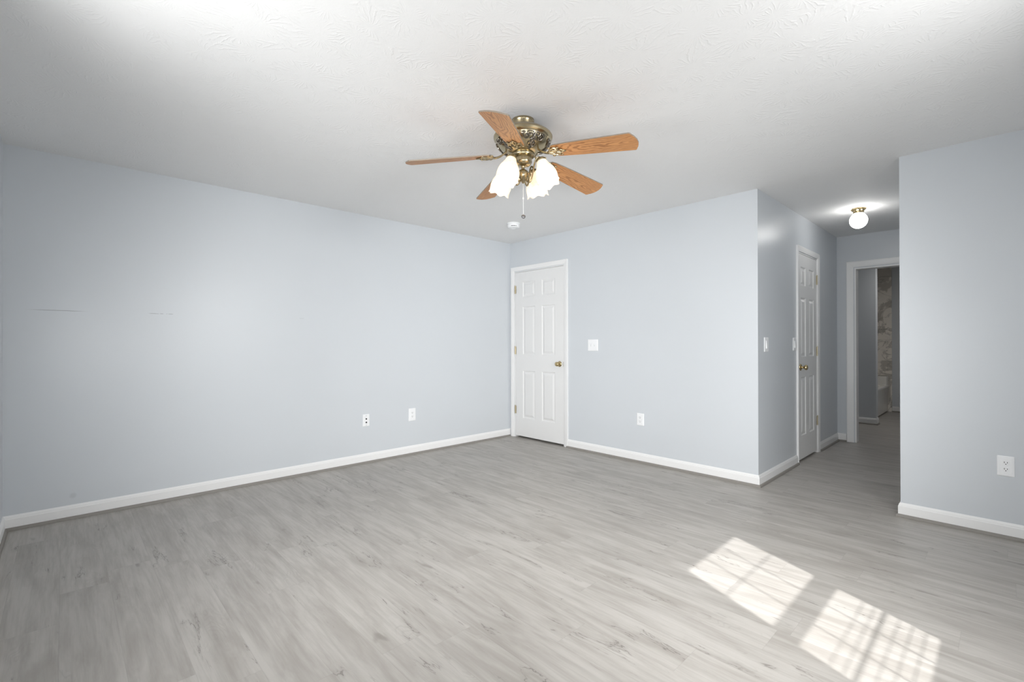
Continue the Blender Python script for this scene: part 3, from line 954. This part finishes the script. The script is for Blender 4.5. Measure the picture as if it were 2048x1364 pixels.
def outlet(fn, a, z, label, w=0.038, h=0.0605, group='electrical outlets near the floor'):
    o, lf = local_fn(fn, a, z)
    root = empty('outlet', o); tag(root, label, 'outlet', group)
    plate_mesh(lf, w, h).build('cover_plate', M_PLATE, root)
    raised(MB(), lf, 0, 0, w - 0.011, h - 0.013, 0.003, 0.0045, 0.0068).build('border', M_PLATE, root)
    for s in (1, -1):
        m = MB(); raised(m, lf, 0, s * 0.0195, 0.0168, 0.0142, 0.010, 0.0060, 0.0084)
        rc = m.build('receptacle', M_PLATE, root)
        d = MB()
        raised(d, lf, -0.0062, s * 0.0195 + 0.0040, 0.0013, 0.0048, 0.0005, 0.0070, 0.0087, 0)
        raised(d, lf, 0.0062, s * 0.0195 + 0.0035, 0.0013, 0.0040, 0.0005, 0.0070, 0.0087, 0)
        raised(d, lf, 0, s * 0.0195 - 0.0072, 0.0026, 0.0024, 0.0020, 0.0070, 0.0087, 0)
        d.build('slot', M_DARK, rc)
    raised(MB(), lf, 0, 0, 0.0024, 0.0024, 0.0023, 0.006, 0.0080, 0.0004).build('screw', M_PLATE, root)
    return root
outlet(fn_left, -1.437, 0.421, 'white duplex outlet on the left wall, right one of two', 0.0425, 0.066)
outlet(fn_back, 1.863, 0.424, 'white duplex outlet low on the back wall between the two doors', 0.0395, 0.060)
outlet(fn_back, 4.345, 0.433, 'white duplex outlet right of the hall opening, the nearest one', 0.0375, 0.0608)

# cable plate with two jacks
o_, lf_ = local_fn(fn_left, -1.958, 0.420)
cp = empty('cable_plate', o_); tag(cp, 'white wall plate with two dark round jacks on the left wall', 'wall plate')
plate_mesh(lf_, 0.034, 0.0585).build('cover_plate', M_PLATE, cp)
for s in (0.014, -0.020):
    m = MB().lathe([(0.0078, 0.0045), (0.0078, 0.008), (0.006, 0.0085), (0.006, 0.012), (0, 0.012)], 16, Matrix.Translation(lf_(0, 0, s)) @ (frame_matrix(fn_left, 0, 0, 0).to_3x3().to_4x4()))
    m.build('jack', M_DARK, cp)
for s in (0.044, -0.046):
    raised(MB(), lf_, 0, s, 0.0026, 0.0026, 0.0024, 0.005, 0.0068, 0.0004).build('screw', M_STEEL, cp)

# double toggle switch on the back wall
o_, lf_ = local_fn(fn_back, 1.2905, 1.1535)
sw_ = empty('light_switch', o_); tag(sw_, 'white double toggle switch right of the corner door', 'light switch')
plate_mesh(lf_, 0.0655, 0.0615).build('cover_plate', M_PLATE, sw_)
raised(MB(), lf_, 0, 0, 0.052, 0.050, 0.003, 0.0045, 0.0062).build('border', M_PLATE, sw_)
for s in (-1, 1):
    m = MB(); raised(m, lf_, s * 0.023, 0, 0.0055, 0.0125, 0.001, 0.005, 0.0068, 0.0005)
    m.build('toggle_surround', m_plain('grey_toggle_plastic', (0.62, 0.63, 0.64), 0.4), sw_)  # surround in greyer plastic than the plate
    vs_ = [lf_(s * 0.023 + x, d, y) for x, d, y in ((-0.0035, 0.006, -0.004), (0.0035, 0.006, -0.004), (0.0035, 0.006, 0.004), (-0.0035, 0.006, 0.004),
           (-0.003, 0.019, 0.006), (0.003, 0.019, 0.006), (0.003, 0.0175, 0.0105), (-0.003, 0.0175, 0.0105))]
    MB().add(vs_, [(0, 3, 2, 1), (4, 5, 6, 7), (0, 1, 5, 4), (1, 2, 6, 5), (2, 3, 7, 6), (3, 0, 4, 7)]).build('toggle', M_PLATE, sw_)

# rocker switches on the hall wall
for a, w, lab in ((0.1865, 0.0475, 'white rocker switch on the hall wall next to the outside corner'), (0.962, 0.0480, 'white rocker switch against the closet door casing')):
    o_, lf_ = local_fn(fn_hall, a, 1.162)
    sw_ = empty('rocker_switch', o_); tag(sw_, lab, 'light switch', 'rocker switches in the hall')
    plate_mesh(lf_, w, 0.0615, 0.006).build('cover_plate', M_PLATE, sw_)
    vs_ = []
    m = MB(); raised(m, lf_, 0, 0, 0.020, 0.036, 0.002, 0.005, 0.0075, 0.0008); m.build('frame', M_PLATE, sw_)
    m = MB()
    pr = [(0.0325, 0.0065), (0.0325, 0.0085), (0.0, 0.0110), (-0.0325, 0.0125), (-0.0325, 0.0065)]
    n = len(pr)
    vs_ = [lf_(-0.0165, d, y) for y, d in pr] + [lf_(0.0165, d, y) for y, d in pr]
    m.add(vs_, [tuple(range(n)), tuple(range(2 * n - 1, n - 1, -1))] + [(i, (i + 1) % n, n + (i + 1) % n, n + i) for i in range(n)])
    m.build('rocker', M_PLATE, sw_)

# ------------------------------------------------------------------ bathtub
tub = empty('bathtub', (2.60, 5.2, 0))
tag(tub, 'white bathtub in the marble alcove beyond the hall doorway', 'bathtub')
x0, x1, y0, y1, zr = 2.205 - 2.60, 2.985 - 2.60, 4.416 - 5.2, 6.0 - 5.2, 0.455
m = MB()
def ring(x0, x1, y0, y1, r, z, n=6):
    pts = []
    for cx, cy_, a0 in ((x1 - r, y1 - r, 0), (x0 + r, y1 - r, 90), (x0 + r, y0 + r, 180), (x1 - r, y0 + r, 270)):
        for i in range(n + 1):
            a = radians(a0 + 90 * i / n); pts.append((cx + r * cos(a), cy_ + r * sin(a), z))
    return pts
rings = [ring(x0, x1 - 0.02, y0, y1, 0.005, 0.02), ring(x0, x1 - 0.012, y0, y1, 0.005, zr - 0.05), ring(x0, x1, y0, y1, 0.010, zr - 0.03), ring(x0, x1, y0, y1, 0.012, zr - 0.006), ring(x0 + 0.006, x1 - 0.006, y0 + 0.006, y1 - 0.006, 0.014, zr),
         ring(x0 + 0.06, x1 - 0.075, y0 + 0.08, y1 - 0.18, 0.09, zr), ring(x0 + 0.07, x1 - 0.085, y0 + 0.095, y1 - 0.195, 0.10, zr - 0.02), ring(x0 + 0.13, x1 - 0.14, y0 + 0.16, y1 - 0.32, 0.12, 0.12), ring(x0 + 0.17, x1 - 0.18, y0 + 0.22, y1 - 0.40, 0.10, 0.09)]
n = len(rings[0]); vs_ = [p for r in rings for p in r]; fs = [tuple(range(n)), tuple((len(rings) - 1) * n + i for i in range(n))]
for k in range(len(rings) - 1):
    for i in range(n):
        j = (i + 1) % n
        fs.append((k * n + i, k * n + j, (k + 1) * n + j, (k + 1) * n + i))
m.add(vs_, fs, True)
m.build('basin', M_TUB, tub, angle=50)
m = MB(); m.box((x0, y1 - 0.15, zr - 0.004), (x1 - 0.015, y1, 0.605))
m.build('end_ledge', M_TUB, tub, bevel=0.012)
